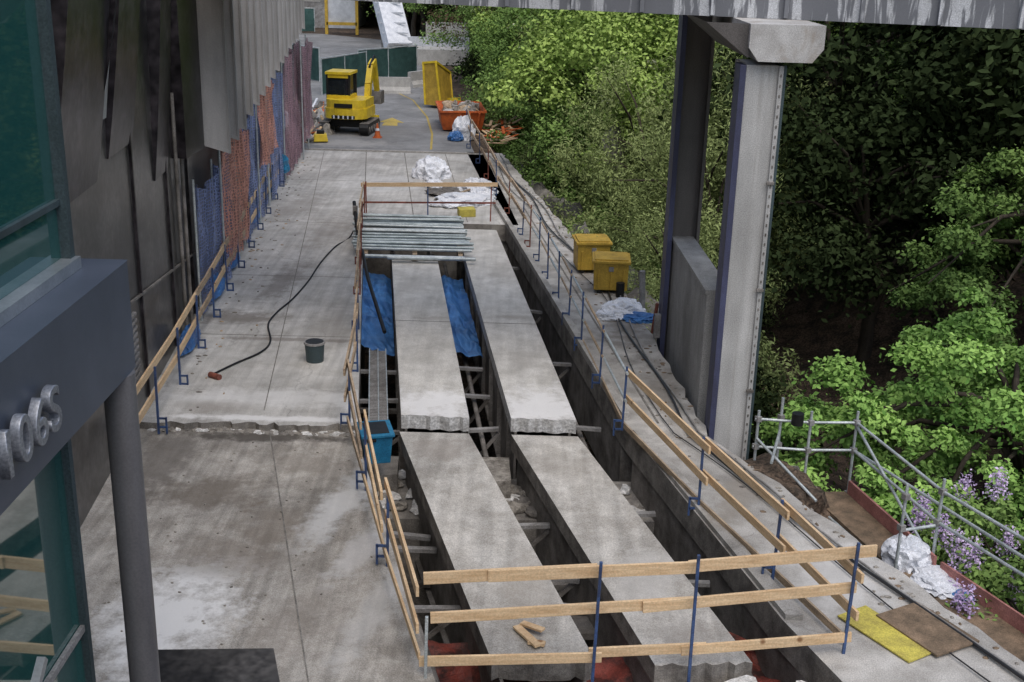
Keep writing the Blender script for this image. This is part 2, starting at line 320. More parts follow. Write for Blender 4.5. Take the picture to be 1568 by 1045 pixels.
for (a,b_) in((-1.93,-.72),(.02,1.18)):
    s=B('concrete_beam_slab')
    fr=jag((a,19.32),(b_,19.28),14,.05)
    yend=29.9 if a<-1 else 33.6
    s.prism(fr+[(xf(b_,yend),yend),(xf(a,yend),yend)],-.28,-.02,M['slab'],M['white_conc'])
    strip(s,[(xf(a,24.75),24.75),(xf(b_,24.75),24.75)],.03,-.015,M['joint'])
    s.build()
    s=B('concrete_beam_slab')
    s.prism([(xn(a,18.85),18.85),(xn(b_,18.85),18.85)]+jag((xn(b_+.02,12.15),12.15),(xn(a-.03,12.05),12.05),12,.06),-.42,-.14,M['slabn'],M['grime'])
    s.build()
    gd=B('steel_box_girder')
    for (x0,x1) in((a+.08,a+.12),(b_-.12,b_-.08)):
        gd.prism([(xf(x0,19.3),19.3),(xf(x1,19.3),19.3),(xf(x1,34),34),(xf(x0,34),34)],-1.7,-.29,M['steel'])
        gd.prism([(xn(x0,9),9),(xn(x1,9),9),(xn(x1,18.7),18.7),(xn(x0,18.7),18.7)],-1.8,-.43,M['steel'])
    gd.prism([(xf(a,19.3),19.3),(xf(b_,19.3),19.3),(xf(b_,34),34),(xf(a,34),34)],-1.76,-1.71,M['steel'])
    gd.prism([(xn(a,9),9),(xn(b_,9),9),(xn(b_,18.7),18.7),(xn(a,18.7),18.7)],-1.86,-1.81,M['steel'])
    y=19.8
    while y<33.5:
        for xx in(a+.05,b_-.05): gd.beam((xf(xx,y),y,-1.7),(xf(xx,y),y,-.3),.1,.05,M['steel'])
        y+=1.7
    gd.build()
cf=B('steel_cross_frames')
def cross(y,f,x0,x1,z):
    cf.beam((f(x0,y),y,z),(f(x1,y),y+random.uniform(-.1,.1),z+random.uniform(-.06,.06)),.1,.06,M['steell'])
    if random.random()<.6: cf.beam((f(x0,y),y+.02,z-.9),(f(x1,y),y+.02,z-.9),.12,.08,M['steel'])
    if random.random()<.5: cf.beam((f(x0,y),y+.06,z-.85),(f(x1,y),y+.06,z-.05),.06,.06,M['steel'])
for y in(20.1,21.6,23.3): cross(y,xf,-2.8,-1.85,-.7)
for y in(20.4,22.2,23.8): cross(y,xf,-.64,-.06,-.75)
for y in(20.6,24.1,28.0,31.9): cross(y,xf,1.2,1.9,-.7)
for y in(14.2,15.9,16.4): cross(y,xn,-2.75,-1.85,-.8)
for y in(14.4,15.2,16.7): cross(y,xn,-.66,.1,-.8)
for y in(13.6,15.2,17.3): cross(y,xn,1.24,2.0,-.85)
for y in(14.3,15.6): cf.prism([(xn(-.66,y),y),(xn(.1,y),y+.05),(xn(.1,y+.5),y+.5),(xn(-.66,y+.5),y+.5)],-1.3,-1.2,M['steel'])
for x0 in(-.36,1.55): cf.tube([(xf(x0,19.3),19.3,-.95),(xf(x0,33),33,-.95)],.05,M['steel'])
for x0 in(-2.5,1.6): cf.tube([(xn(x0,12.3),12.3,-.9),(xn(x0,17.6),17.6,-.9)],.05,M['steel'])
cf.build()
gr=B('steel_grating_walkway')
for i in range(60):
    y=19.6+i*.075
    gr.beam((xf(-2.5,y),y,-.5),(xf(-2.15,y),y,-.5),.025,.02,M['steell'])
for x0 in(-2.5,-2.32,-2.15): gr.beam((xf(x0,19.5),19.5,-.51),(xf(x0,24.2),24.2,-.51),.02,.04,M['galv'])
gr.build()
pf=B('pier_cap')
pf.prism([(-3.1,17.3),(2.6,17.5),(2.3,19.0),(-3.1,18.95)],-4.3,-1.05,M['grime'])
pf.prism([(-.95,17.9),(.05,17.95),(.0,18.9),(-1.0,18.9)],-1.05,-.6,M['rubble'])
pf.prism([(-2.9,18.2),(-1.9,18.3),(-1.95,19.05),(-2.9,19.05)],-1.05,-.7,M['grime'])
for i in range(90): pf.blob((random.uniform(-2.8,2.2),random.uniform(17.4,18.9),-1.0),(random.uniform(.05,.2),.12,.09),random.choice([M['rubble'],M['grime'],M['white_conc']]),i,.6,1.5,2)
pf.build()
ab=B('pit_side_walls')
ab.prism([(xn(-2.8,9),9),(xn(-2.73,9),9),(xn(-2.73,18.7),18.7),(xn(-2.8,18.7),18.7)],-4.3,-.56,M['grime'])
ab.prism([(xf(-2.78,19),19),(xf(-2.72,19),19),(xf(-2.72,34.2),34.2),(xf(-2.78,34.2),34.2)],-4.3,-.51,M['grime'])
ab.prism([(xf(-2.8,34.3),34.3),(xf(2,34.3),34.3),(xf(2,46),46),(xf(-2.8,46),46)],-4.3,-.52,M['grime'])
ab.build()
w=B('side_walkway')
inn=[(xn(2.15,9.0),9.0),(3.5,12.9),(2.1,18.75),(1.98,19.3),(-.72,37),(-2.0,46.6)]
out=[]
for y in np.arange(46.6,9,-.45): out.append((outer(float(y))+random.uniform(-.06,.06),float(y)))
w.prism(inn+out,-.45,0.0,M['walk'],M['grime'])
w.prism([(1.98,19.3),(2.12,19.3),(-.58,37),(-.72,37)],.004,.14,M['walk'])
w.prism([(2.13,18.7),(2.33,18.7),(3.75,12.9),(3.53,12.9)],.004,.08,M['walk'])
w.prism([(2.6,19.2),(2.64,19.2),(.3,36.5),(.26,36.5)],.004,.01,M['joint'])
w.prism([(2.15,18.7),(2.5,18.7),(3.9,12.9),(4.9,9),(4.5,9),(3.55,12.9)],-1.6,-.46,M['steel'])
w.prism([(2.0,19.3),(2.3,19.3),(-.3,37),(-.6,37)],-1.6,-.46,M['steel'])
for i in range(280):
    y=random.uniform(12,42);x=outer(y)-abs(random.gauss(0,.4))-.03
    w.blob((x,y,.0),(random.uniform(.015,.06),.03,.02),random.choice([M['rubble'],M['grime'],M['ply']]),i,.6,1.5,1)
w.build()
fb=B('broken_concrete_ledge')
fb.prism(jag((2.05,11.75),(3.0,11.95),7,.08)+[(3.0,10.9),(2.0,10.9)],-.9,-.2,M['white_conc'])
fb.prism(jag((3.0,11.45),(6.6,11.9),16,.12)+[(8,9),(2.6,9)],-.8,-.02,M['walk'],M['white_conc'])
fb.prism([(-.9,11.35),(.55,11.3),(.6,9.5),(-2.6,9.5),(-2.1,11.1)],-.6,-.08,M['walk'],M['white_conc'])
fb.prism([(.5,11.75),(.95,11.8),(.95,11.5),(.5,11.5)],-.8,-.25,M['white_conc'])
for i in range(26): fb.blob((random.uniform(2.8,5.6),random.uniform(11.4,11.8),-.1),(random.uniform(.03,.09),.05,.03),random.choice([M['rubble'],M['white_conc'],M['grime']]),i,.5,1.5,1)
fb.build()
pl=B('dark_steel_plate')
pl.prism([(-4.3,9.4),(-4.18,12.0),(-2.75,12.1),(-2.35,10.8),(-2.3,9.4)],-.12,-.08,M['dwall']);pl.build()
# ---------------------------------------------------------------- tarps in the pit
t=B('blue_tarpaulin')
def tp(x0,x1,y0,y1,z,sl,seed):
    def f(u,v):
        y=y0+(y1-y0)*v
        return (xf(x0+(x1-x0)*u,y),y,z+sl*u+.16*noise.noise(Vector((u*2,v*5,seed)))+.06*noise.noise(Vector((u*5,v*14,seed)))-.1*abs(noise.noise(Vector((u*4+v*6,v*9,seed+3)))))
    t.sheet(f,30,80,M['tarp'],True)
tp(-2.72,-1.95,24.4,30.5,-.42,-.3,1);tp(-.7,-.02,24.2,30.5,-.55,-.1,5)
t.build()
tk=B('black_leaning_pole');tk.tube([(-3.95,29.6,.3),(-3.55,27.6,.1),(-2.85,24.9,-.35)],.045,M['black'],8);tk.tube([(-4.5,32.2,1.0),(-4.3,31.2,.55),(-4.15,30.6,.05)],.05,M['black'],8);tk.box((-4.42,31.8,.85),(.12,.12,.25),M['steel']);tk.build()
t=B('red_tarpaulin')
def tr_(u,v):
    return (xn(-2.6+4.7*u,9.5+4.3*v),9.5+4.3*v,-1.0+.32*noise.noise(Vector((u*5,v*5,1)))+.15*noise.noise(Vector((u*14,v*13,1))))
t.sheet(tr_,50,50,M['redtarp'],False);t.build()
# ---------------------------------------------------------------- guard rails
def post(b,x,y,z0,z1,mt,clamp=None,w=.036):
    b.beam((x,y,z0),(x+random.uniform(-.03,.03),y+random.uniform(-.03,.03),z1),w,w,mt)
    if clamp:
        b.beam((x,y,.02),(x+clamp*.14,y,.02),.03,.03,mt);b.beam((x,y,.18),(x+clamp*.14,y,.18),.03,.03,mt);b.beam((x+clamp*.14,y,-.1),(x+clamp*.14,y,.2),.03,.03,mt)
fr=B('front_timber_guardrail')
fr.beam((-.93,11.73,1.14),(1.05,11.93,1.2),.035,.15,M['wood']);fr.beam((-.2,11.77,1.17),(2.2,11.99,1.23),.035,.15,M['wood']) 
fr.beam((2.1,12.0,1.23),(4.35,12.32,1.33),.035,.15,M['wood'])
fr.beam((-.85,11.73,.63),(.15,11.83,.66),.035,.14,M['wood']);fr.beam((-.35,11.78,.645),(2.2,12.03,.75),.035,.14,M['wood']);fr.beam((1.6,11.93,.72),(4.15,12.26,.87),.035,.14,M['wood'])
fr.beam((-.98,11.72,.05),(1.15,11.86,.08),.035,.13,M['wood']);fr.beam((1.0,11.93,.09),(2.4,12.05,.13),.035,.13,M['wood']);fr.beam((2.1,12.01,.1),(4.15,12.2,.23),.035,.13,M['wood'])
for (x,y,z1) in((1.05,11.8,1.38),(2.2,11.9,1.45),(4.08,12.2,1.5)): post(fr,x,y,-.35,z1,M['blue'])
post(fr,-.9,11.66,-.2,.7,M['galv'])
fr.build(bevel=.004)
lr=B('opening_timber_guardrail')
P=[(-.95,11.75),(-1.62,14.2),(-2.2,16.5),(-2.78,18.8),(-2.98,21.4),(-3.3,24.0),(-3.62,26.6),(-3.95,29.3),(-4.25,31.9),(-4.5,34.3)]
for i,(x,y) in enumerate(P):
    if i: post(lr,x,y,-.2,1.08,M['blue'] if 0<i<6 else M['redp'],-1)
for i in range(len(P)-1):
    (x,y),(x2,y2)=P[i],P[i+1];mt=M['wood'] if i<2 else M['woodold']
    j=random.uniform(-.03,.03)
    for z in(1.03,.55):
        lr.beam((x-.04+j*.3,y-.15,z+j),(x2-.04,y2+.25,z-j),.035,.13,mt)
    if i<3: lr.beam((x-.03,y,.1),(x2-.03,y2,.1),.03,.1,mt)
lr.build()
rr=B('walkway_guardrail')
P=[(4.1,12.35),(3.57,13.9),(2.86,15.9),(1.95,18.85),(1.7,21.1),(1.45,23.3),(1.25,25.0),(1.07,26.6),(.85,28.4),(.65,30.1),(.42,31.6),(.22,33),(-.2,35.7),(-.65,38.4),(-1.0,41.2),(-1.4,44.2),(-1.9,47.5),(-2.2,50.5)]
for i,(x,y) in enumerate(P[1:]): post(rr,x,y,0,1.18,M['blue'] if i not in(9,11,13) else M['redp'],-1)
for i in range(len(P)-1):
    (x,y),(x2,y2)=P[i],P[i+1]
    for z in(1.08,.58):
        if i<3 or i>10: rr.beam((x+.04,y-.3,z+.02),(x2+.04,y2+.1,z+random.uniform(-.03,.03)),.035,.12,M['wood'] if i<3 else M['woodold'])
        else: rr.tube([(x+.03,y-.1,z),(x2+.03,y2+.1,z-.02)],.025,M['galv'] if i%2 else M['woodold'])
    if i<5: rr.beam((x+.03,y,.1),(x2+.03,y2,.1),.03,.1,M['woodold'])
rr.build()
bl=B('left_timber_guardrail')
y=18.4;P=[]
while y<47: P.append((-5.97-.095*(y-18.4),y));y+=2.05
for (x,y) in P: post(bl,x,y,-.1,1.12,M['blue'],1)
for i in range(len(P)-1):
    (x,y),(x2,y2)=P[i],P[i+1];j=random.uniform(-.04,.04)
    if i==0: x+=.03;y-=.9
    for z in(1.02,.52): bl.beam((x-.05,y-.2,z+j),(x2-.05,y2+.2,z-j),.035,.14,M['wood'] if i<2 or i%3==0 else M['woodold'])
bl.build()
er=B('far_end_guardrail')
for (x,y) in((-4.45,34.4),(-2.62,34.5),(-.75,34.6)): post(er,x,y,-.1,1.15,M['redp'] if x!=-2.62 else M['blue'])
er.beam((-4.6,34.4,1.05),(-.55,34.62,1.12),.035,.12,M['wood']);er.beam((-4.5,34.42,.52),(-.6,34.62,.56),.03,.05,M['redp'])
er.build()
# ---------------------------------------------------------------- pipes stack
pp=B('scaffold_tube_stack')
for i in range(34):
    y=30.0+i*.107
    zz=.25+random.choice([0,0,.05,.1])
    pp.tube([(-4.22+random.uniform(-.06,.1)-(.014*i),y,zz),(-1.1+random.uniform(-.12,.1)-.014*i,y+random.uniform(-.06,.06),zz+random.uniform(-.02,.04))],.04,M['pipe'] if i%3 else M['galv'],8)
for x in(-3.9,-2.6,-1.4): pp.beam((x,29.8,.09),(x-.35,33.8,.09),.12,.16,M['woodold'])
pp.tube([(-3.3,29.6,.12),(-1.0,29.65,.12)],.05,M['galv']);pp.tube([(-4.0,29.72,.12),(-1.3,29.75,.12)],.05,M['galv'])
pp.build()
# ---------------------------------------------------------------- small site objects
h=B('black_hose')
hp=[(-5.67,21.0,.03),(-5.4,21.6,.03),(-5.05,22.3,.03),(-5.0,23.0,.03),(-5.27,24.1,.03),(-5.25,25.0,.03),(-5.1,26.0,.03),(-5.0,27.5,.03),(-4.98,29.3,.03),(-4.85,31,.03),(-4.6,32.2,.05),(-4.3,33,.9)]
sm=[]
for i in range(len(hp)-1):
    p0,p1,p2,p3=[Vector(hp[max(0,min(len(hp)-1,k))]) for k in(i-1,i,i+1,i+2)]
    for k in range(6):
        t_=k/6;sm.append(.5*((2*p1)+(p2-p0)*t_+(2*p0-5*p1+4*p2-p3)*t_**2+(3*p1-p0-3*p2+p3)*t_**3))
h.tube(sm,.02,M['black'],6);h.tube([(-5.72,20.9,.05),(-5.5,20.75,.05)],.06,M['redp'],8)
h.build()
bk=B('grey_bucket')
bk.tube([(-3.9,21.95,.0),(-3.9,21.95,.4)],[.17,.2],M['teal'],20);bk.tube([(-3.9,21.95,.37),(-3.9,21.95,.41)],.215,M['steell'],20);bk.tube([(-3.9,21.95,.411),(-3.9,21.95,.413)],.18,M['black'],20);bk.build()
bb=B('blue_tote_bin')
c=(-2.25,18.2)
bb.box((c[0],c[1],-.1),(.42,.5,.5),M['bluebin'],.25,0,1.18);bb.box((c[0],c[1],.17),(.56,.66,.05),M['bluebin'],.25);bb.box((c[0],c[1],.2),(.4,.5,.02),M['black'],.25)
bb.box((c[0]-.05,c[1]-.33,.1),(.2,.04,.05),M['black'],.25);bb.build(bevel=.01)
def crate(x,y,rz):
    b=B('yellow_site_crate',Matrix.Translation((x,y,.0))@Matrix.Rotation(rz,4,'Z'))
    b.box((0,0,.42),(.8,.78,.66),M['yelbox'],0,0,1.04);b.box((0,0,.79),(.92,.9,.07),M['yelbox']);b.box((0,0,.84),(.8,.78,.04),M['yelbox'])
    for xx in(-.28,.28): b.box((xx,0,.045),(.1,.76,.09),M['black'])
    b.box((0,-.41,.62),(.12,.03,.12),M['steell'])
    for xx in(-.3,0,.3): b.box((xx,-.405,.35),(.04,.03,.5),M['yelbox'])
    b.build(bevel=.012)
crate(1.98,29.4,.1);crate(2.35,27.6,-.05)
cp=B('cable_conduits')
def ck(off,mt,r_,ph):
    pts=[]
    for y in np.arange(46,9,-.7): pts.append((outer(y)-off-.0+.12*math.sin(y*.7+ph),y,.03+r_))
    cp.tube(pts,r_,mt,6)
ck(.45,M['conduit'],.022,0);ck(.7,M['conduit'],.01,2);ck(.3,M['steell'],.018,1)
cp.build()
bg=B('white_rubbish_bags')
for (x,y,sx,sy,sz,sd) in((-3.0,41.2,.6,.65,.7,1),(-1.6,37.2,.85,.7,.25,2),(-1.3,38.7,.6,.5,.45,3),(-2.1,36.6,.6,.4,.16,4),(-1.1,37.9,.4,.5,.3,6),(-2.8,39.6,.3,.4,.2,8)):
    bg.crumple((x,y,.06),(sx,sy,sz),M['white'],sd)
bg.box((-1.5,35.3,.12),(.5,.45,.22),M['yelply'],.2)
for i in range(6): bg.beam((-2.6+i*.12,37.2,.06+i*.03),(-1.7+i*.1,38.4+i*.1,.07+i*.03),.06,.05,M['woodold'] if i%2 else M['steel'])
bg.blob((-2.3,38.3,.06),(.5,.4,.15),M['steel'],9,.6);bg.build()
bg=B('white_rubbish_bag')
bg.crumple((2.5,25.6,.06),(.48,.36,.3),M['white'],11);bg.crumple((2.85,25.2,.04),(.36,.26,.15),M['tarp'],12);bg.crumple((2.2,25.3,.04),(.3,.24,.16),M['white'],13);bg.build()
bg=B('white_rubbish_bag')
bg.crumple((-2.3,49.9,.2),(.45,.4,.8),M['white'],21);bg.crumple((-2.6,49.4,.1),(.3,.3,.3),M['tarp'],22);bg.build()
pw=B('plywood_boards')
pw.box((4.72,12.62,.03),(.5,1.15,.02),M['yelply'],.55,.0);pw.box((5.25,12.72,.05),(.72,1.0,.025),M['ply'],.5);pw.build()
wd=B('timber_offcuts')
wd.beam((.15,12.75,-.1),(.42,12.3,-.08),.1,.03,M['wood']);wd.beam((.22,12.8,-.08),(.48,12.6,-.05),.09,.03,M['wood']);wd.beam((.3,12.42,-.1),(.5,12.36,-.09),.08,.04,M['wood'])
wd.build()
dv=B('debris_wood_pile')
for i in range(60):
    x=random.uniform(-1.4,-.1);y=random.uniform(48,53);a=random.uniform(0,3);l_=random.uniform(.3,.9);z=random.uniform(.03,.35)
    dv.beam((x,y,z),(x+l_*math.cos(a),y+l_*math.sin(a),z+random.uniform(-.1,.2)),.12,.03,random.choice([M['wood'],M['woodold'],M['orange'],M['wood']]))
dv.build()
dl=B('site_debris')
for i in range(130):
    y=random.uniform(46.5,57);x=random.uniform(-10.4,-8.5)+(.3 if y<50 else .4)
    if i%3: dl.blob((x,y,.02),(random.uniform(.1,.35),random.uniform(.1,.3),random.uniform(.1,.45)),random.choice([M['rubble'],M['steel'],M['grime'],M['concbar']]),i,.6,1.5,2)
    else:
        a=random.uniform(0,3);dl.beam((x,y,.1),(x+.9*math.cos(a),y+.9*math.sin(a),random.uniform(.1,.6)),.1,.05,random.choice([M['woodold'],M['orange'],M['steel'],M['white'],M['wood']]))
dl.build()
# ---------------------------------------------------------------- excavator
def excavator(x,y,rz,s):
    T=Matrix.Translation((x,y,0))@Matrix.Rotation(rz,4,'Z')@Matrix.Scale(s,4)
    e=B('mini_excavator',T)
    for sx in(-1,1):
        pr=[(-1.0,.2),(-.85,.02),(.85,.02),(1.0,.2),(1.0,.32),(.85,.45),(-.85,.45),(-1.0,.32)]
        vs=[(sx*.78-.17,a,b_) for a,b_ in pr]+[(sx*.78+.17,a,b_) for a,b_ in pr];n=8
        e.add(vs,[list(range(n)),list(range(2*n-1,n-1,-1))]+[(i,n+i,n+(i+1)%n,(i+1)%n) for i in range(n)],M['black'])
        for k in range(5): e.tube([(sx*.97,-.7+k*.35,.22),(sx*.93,-.7+k*.35,.22)],.11,M['steel'],10)
        for k in range(12): e.box((sx*.78,-.85+k*.155,.455),(.36,.06,.03),M['steel'])
    e.box((0,0,.38),(1.2,1.0,.25),M['black'])
    e.tube([(0,0,.48),(0,0,.6)],.42,M['steel'],20)
    out=[(-.82,.75),(-.82,-.45)]+[(-.82+.82*(1-math.cos(a)),-.45-.5*math.sin(a)) for a in np.linspace(.2,math.pi-.2,10)]+[(.82,-.45),(.82,.75)]
    e.prism(out,.6,.98,M['yel']);
    out2=[(p[0]*.95,p[1]*.95) for p in out];e.prism(out2,.98,1.3,M['yel'])
    e.box((0,-.955,.68),(.9,.012,.12),M['black'])
    for k in range(5): e.box((-.36+.18*k,-.965,.68),(.06,.01,.12),M['white'])
    e.box((0,-.93,1.1),(.7,.03,.16),M['black'])
    e.box((-.32,.12,1.36),(.92,1.05,.12),M['yel'])
    for px,py in((-.76,-.36),(.1,-.36),(-.76,.6),(.1,.6)): e.beam((px,py,1.3),(px,py,2.2),.07,.07,M['black'])
    e.box((-.33,.12,1.76),(.8,.9,.8),M['dglass']);e.box((-.33,-.345,1.7),(.5,.02,.5),M['dglass'])
    e.box((-.33,.12,2.24),(.98,1.1,.1),M['yel'])
    e.box((-.33,-.36,2.12),(.8,.04,.12),M['yel'])
    bp=[(.5,.75,.9),(.5,1.0,1.7),(.5,1.4,2.35),(.5,1.9,2.5)]
    for i in range(3): e.beam(bp[i],bp[i+1],.22,.3-.03*i,M['yel'])
    e.beam((.5,1.9,2.55),(.5,2.4,1.3),.18,.24,M['yel'])
    e.tube([(.5,.95,1.0),(.5,1.4,1.9)],.05,M['steel']);e.tube([(.5,1.2,2.35),(.5,2.0,2.7)],.05,M['black'])
    e.prism([(.2,2.2),(.7,2.2),(.7,2.8),(.2,2.8)],.8,1.3,M['steel'])
    e.box((0,1.25,.3),(1.7,.08,.4),M['yel'])
    e.build(bevel=.02)
excavator(-7.25,51.0,-.12,1.12)
sb=B('hydraulic_breaker_attachment')
sb.box((-8.05,48.1,.2),(.6,.5,.3),M['yel'],.2,0,.8);sb.box((-8.05,48.1,.42),(.3,.3,.14),M['black'],.2);sb.tube([(-8.3,47.8,.15),(-8.5,47.6,.12)],.06,M['steel']);sb.build(bevel=.03)
cn=B('traffic_cone');cn.box((-5.9,49.6,.02),(.36,.36,.04),M['orange']);cn.tube([(-5.9,49.6,.04),(-5.9,49.6,.3),(-5.9,49.6,.6)],[.14,.09,.03],M['orange'],14);cn.tube([(-5.9,49.6,.3),(-5.9,49.6,.4)],[.094,.074],M['white'],14);cn.build()
dm=B('orange_dumpster')
def trough(b,cx,cy,w0,w1,l0,l1,z0,z1,mt,rz=0,th=.06):
    T=Matrix.Translation((cx,cy,0))@Matrix.Rotation(rz,4,'Z')
    def rect(w,l,z):return [T@Vector(p) for p in((-w/2,-l/2,z),(w/2,-l/2,z),(w/2,l/2,z),(-w/2,l/2,z))]
    a=rect(w0,l0,z0);c=rect(w1,l1,z1);ci=rect(w1-2*th,l1-2*th,z1);ai=rect(w0-2*th,l0-2*th,z0+th)
    vs=a+c+ci+ai
    fs=[(3,2,1,0)]+[(i,(i+1)%4,4+(i+1)%4,4+i) for i in range(4)]+[(4+i,4+(i+1)%4,8+(i+1)%4,8+i) for i in range(4)]+[(8+i,8+(i+1)%4,12+(i+1)%4,12+i) for i in range(4)]+[(12,13,14,15)]
    b.add(vs,fs,mt)
    for i in range(4): b.beam(c[i],c[(i+1)%4],.08,.08,mt)
trough(dm,-2.6,53.2,1.7,2.0,2.8,3.3,.08,.9,M['orange'],.12)
for i in range(5):
    dm.beam((-3.25+i*.37,51.72,.15),(-3.36+i*.42,51.55,.86),.07,.05,M['orange'])
for i in range(50): dm.blob((random.uniform(-3.2,-1.95),random.uniform(52.0,54.5),.78),(random.uniform(.1,.28),.2,random.uniform(.08,.26)),random.choice([M['rubble'],M['concbar'],M['grime'],M['woodold']]),i,.6,1.5,2)
dm.build()
yh=B('yellow_tipping_skip')
yv=[(-4.65,59.3),(-3.85,58.9),(-3.35,60.5),(-4.2,60.9)]
vs=[(x,y,.15) for x,y in yv]+[(-4.75,59.2,2.2),(-4.1,58.8,2.3),(-3.5,60.7,1.6),(-4.3,61.1,1.5)]
yh.add(vs,[(3,2,1,0),(0,1,5,4),(1,2,6,5),(2,3,7,6),(3,0,4,7)],M['yelbox'])
for a,b_ in((4,5),(5,6),(6,7),(7,4),(0,4),(1,5),(2,6)): yh.beam(vs[a],vs[b_],.1,.1,M['yel'])
yh.beam((-3.5,59.3,.4),(-2.9,58.9,.5),.15,.2,M['yel']);yh.build()
cb=B('concrete_road_barrier')
def jersey(b,p,q):
    p=Vector((*p,0));q=Vector((*q,0));d_=(q-p).normalized();a=Vector((-d_.y,d_.x,0))
    pr=[(-.3,0),(.3,0),(.28,.15),(.12,.35),(.1,.85),(-.1,.85),(-.12,.35),(-.28,.15)]
    vs=[e+a*x+Vector((0,0,z)) for e in(p,q) for x,z in pr]
    b.add(vs,[list(range(7,-1,-1)),list(range(8,16))]+[(i,(i+1)%8,8+(i+1)%8,8+i) for i in range(8)],M['concbar'])
jersey(cb,(-7.9,64.6),(-5.9,64.9));jersey(cb,(-6.2,67.5),(-4.9,69.5));jersey(cb,(-4.9,62.5),(-4.3,65.5));cb.build()
lw=B('low_white_concrete_wall')
lw.box((-5.6,83,.8),(4.2,.5,1.6),M['bldw'],.1);lw.box((-5.5,81.5,.5),(3.6,2.4,1.0),M['concbar'],.1);lw.box((-5.2,86,1.2),(3.0,.4,2.4),M['concbar']);lw.build()
def fence(p,q,hh,nm='green_screen_fence'):
    f=B(nm);n=max(2,int(math.dist(p,q)/2.4))
    for i in range(n+1):
        x,y=lerp(p,q,i/n);f.beam((x,y,0),(x,y,hh+.05),.06,.06,M['galv'])
        if i<n:
            x2,y2=lerp(p,q,(i+1)/n)
            f.sheet(lambda u,v,x=x,y=y,x2=x2,y2=y2:(x+(x2-x)*u,y+(y2-y)*u+.05*math.sin(u*9+v*5),.05+v*(hh-.1)),8,4,M['green'])
            f.tube([(x,y,hh),(x2,y2,hh)],.03,M['galv'],6)
    f.build()
fence((-13.3,60.5),(-10.4,59.5),2.0);fence((-10.4,63),(-8.6,67.5),1.9);fence((-9.2,68.5),(-6.2,72.5),1.9);fence((-18,76),(-11.5,69),1.9);fence((-19,92),(-22,80),2)
fence((-24,105),(-18,106),2.0)
wm=B('white_conveyor_mast')
p0=Vector((-8.3,82.5,.9));p1=Vector((-10.9,88,8.5))
wm.beam(p0,p1,1.7,1.0,M['white']);
for i in range(12):
    q=p0.lerp(p1,i/12);wm.beam(q+Vector((-.87,-.35,.3)),q+Vector((.87,-.35,.3)),.08,.1,M['bldw'])
wm.box((-8.2,82.3,.45),(1.9,1.6,.9),M['concbar']);wm.beam((-9.8,86.5,0),(-9.9,86.5,4.8),.25,.25,M['steell']);wm.build()
db=B('white_warehouse')
db.box((-23,116,4),(16,10,8),M['bldw'])
for i in range(6): db.box((-29.5+i*2.6,110.97,3.2),(1.5,.1,1.6),M['dglass']);db.box((-29.5+i*2.6,110.93,2.35),(1.7,.14,.1),M['concbar'])
db.box((-19.0,110.95,1.5),(2.4,.12,3),M['steell']);db.box((-23,110.9,5.2),(16.2,.3,.25),M['concbar']);db.build()
sg=B('yellow_framed_hoarding')
sg.box((-15.3,104,2.4),(2.6,.1,3.0),M['bldw'])
for a,b_ in(((-16.6,103.9,.9),(-14,103.9,.9)),((-16.6,103.9,3.95),(-14,103.9,3.95)),((-16.6,103.9,0),(-16.6,103.9,4)),((-14,103.9,0),(-14,103.9,4))): sg.beam(a,b_,.25,.25,M['yelbox'])
sg.build()
# ---------------------------------------------------------------- left building
def wx(y):return -6.35-.095*(y-17.5)
lb=bpy.data.objects.new('dark_clad_building',None);COL.objects.link(lb)
b=B('cladding_wall')
b.prism([(wx(8)-.0,8),(wx(46),46),(wx(46)-6,46),(wx(8)-6,8)],-4.3,15,M['dwall'])
b.build(lb)
b=B('panel_seams')
for y in(19.8,22.6,24.8): b.beam((wx(y)+.02,y,0),(wx(y)+.02,y,15),.06,.05,M['dwall2'])
b.beam((wx(16)+.03,16,2.4),(wx(26)+.03,26,1.2),.04,.04,M['steel'])
for i in range(12): b.box((wx(18.6)+.05,18.6+.0,.5+i*.12),(.06,1.0,.05),M['steell'],.095)
for y in(23.4,24.0): b.tube([(wx(y)+.08,y,0),(wx(y)+.08,y,5)],.04,M['steel'],8)
b.build(lb)
b=B('overhanging_ledges')
def curved(y0,y1,z0,off,mt):
    def f(u,v):
        z=z0+(15-z0)*v;o=off*(1-math.exp(-2.2*v))
        y=y0+(y1-y0)*u+1.6*v
        return (wx(y)+.03+o*(1-.15*u),y,z)
    b.sheet(f,6,16,mt)
    b.sheet(lambda u,v:(f(0,v)[0]*(1-u)+(wx(y0)-.1)*u,f(0,v)[1],f(0,v)[2]),2,16,M['dwall2'])
curved(15.0,17.5,4.4,.9,M['dwall2'])
curved(18.3,20.0,4.6,.7,M['dwall2'])
b.sheet(lambda u,v:(wx(17.6)+.12+.42*math.sin(v*1.5)-.12*u*math.sin(v*3.1),17.6+.3*u+.4*v,5.3+2.9*v),4,14,M['alum'])
curved(21.6,22.8,3.6,.5,M['dwall2'])
b.prism([(wx(23.4),23.4),(wx(23.4)+.3,23.4),(wx(24.7)+.45,24.7),(wx(24.7),24.7)],3.7,15,M['dwall2'])
b.build(lb)
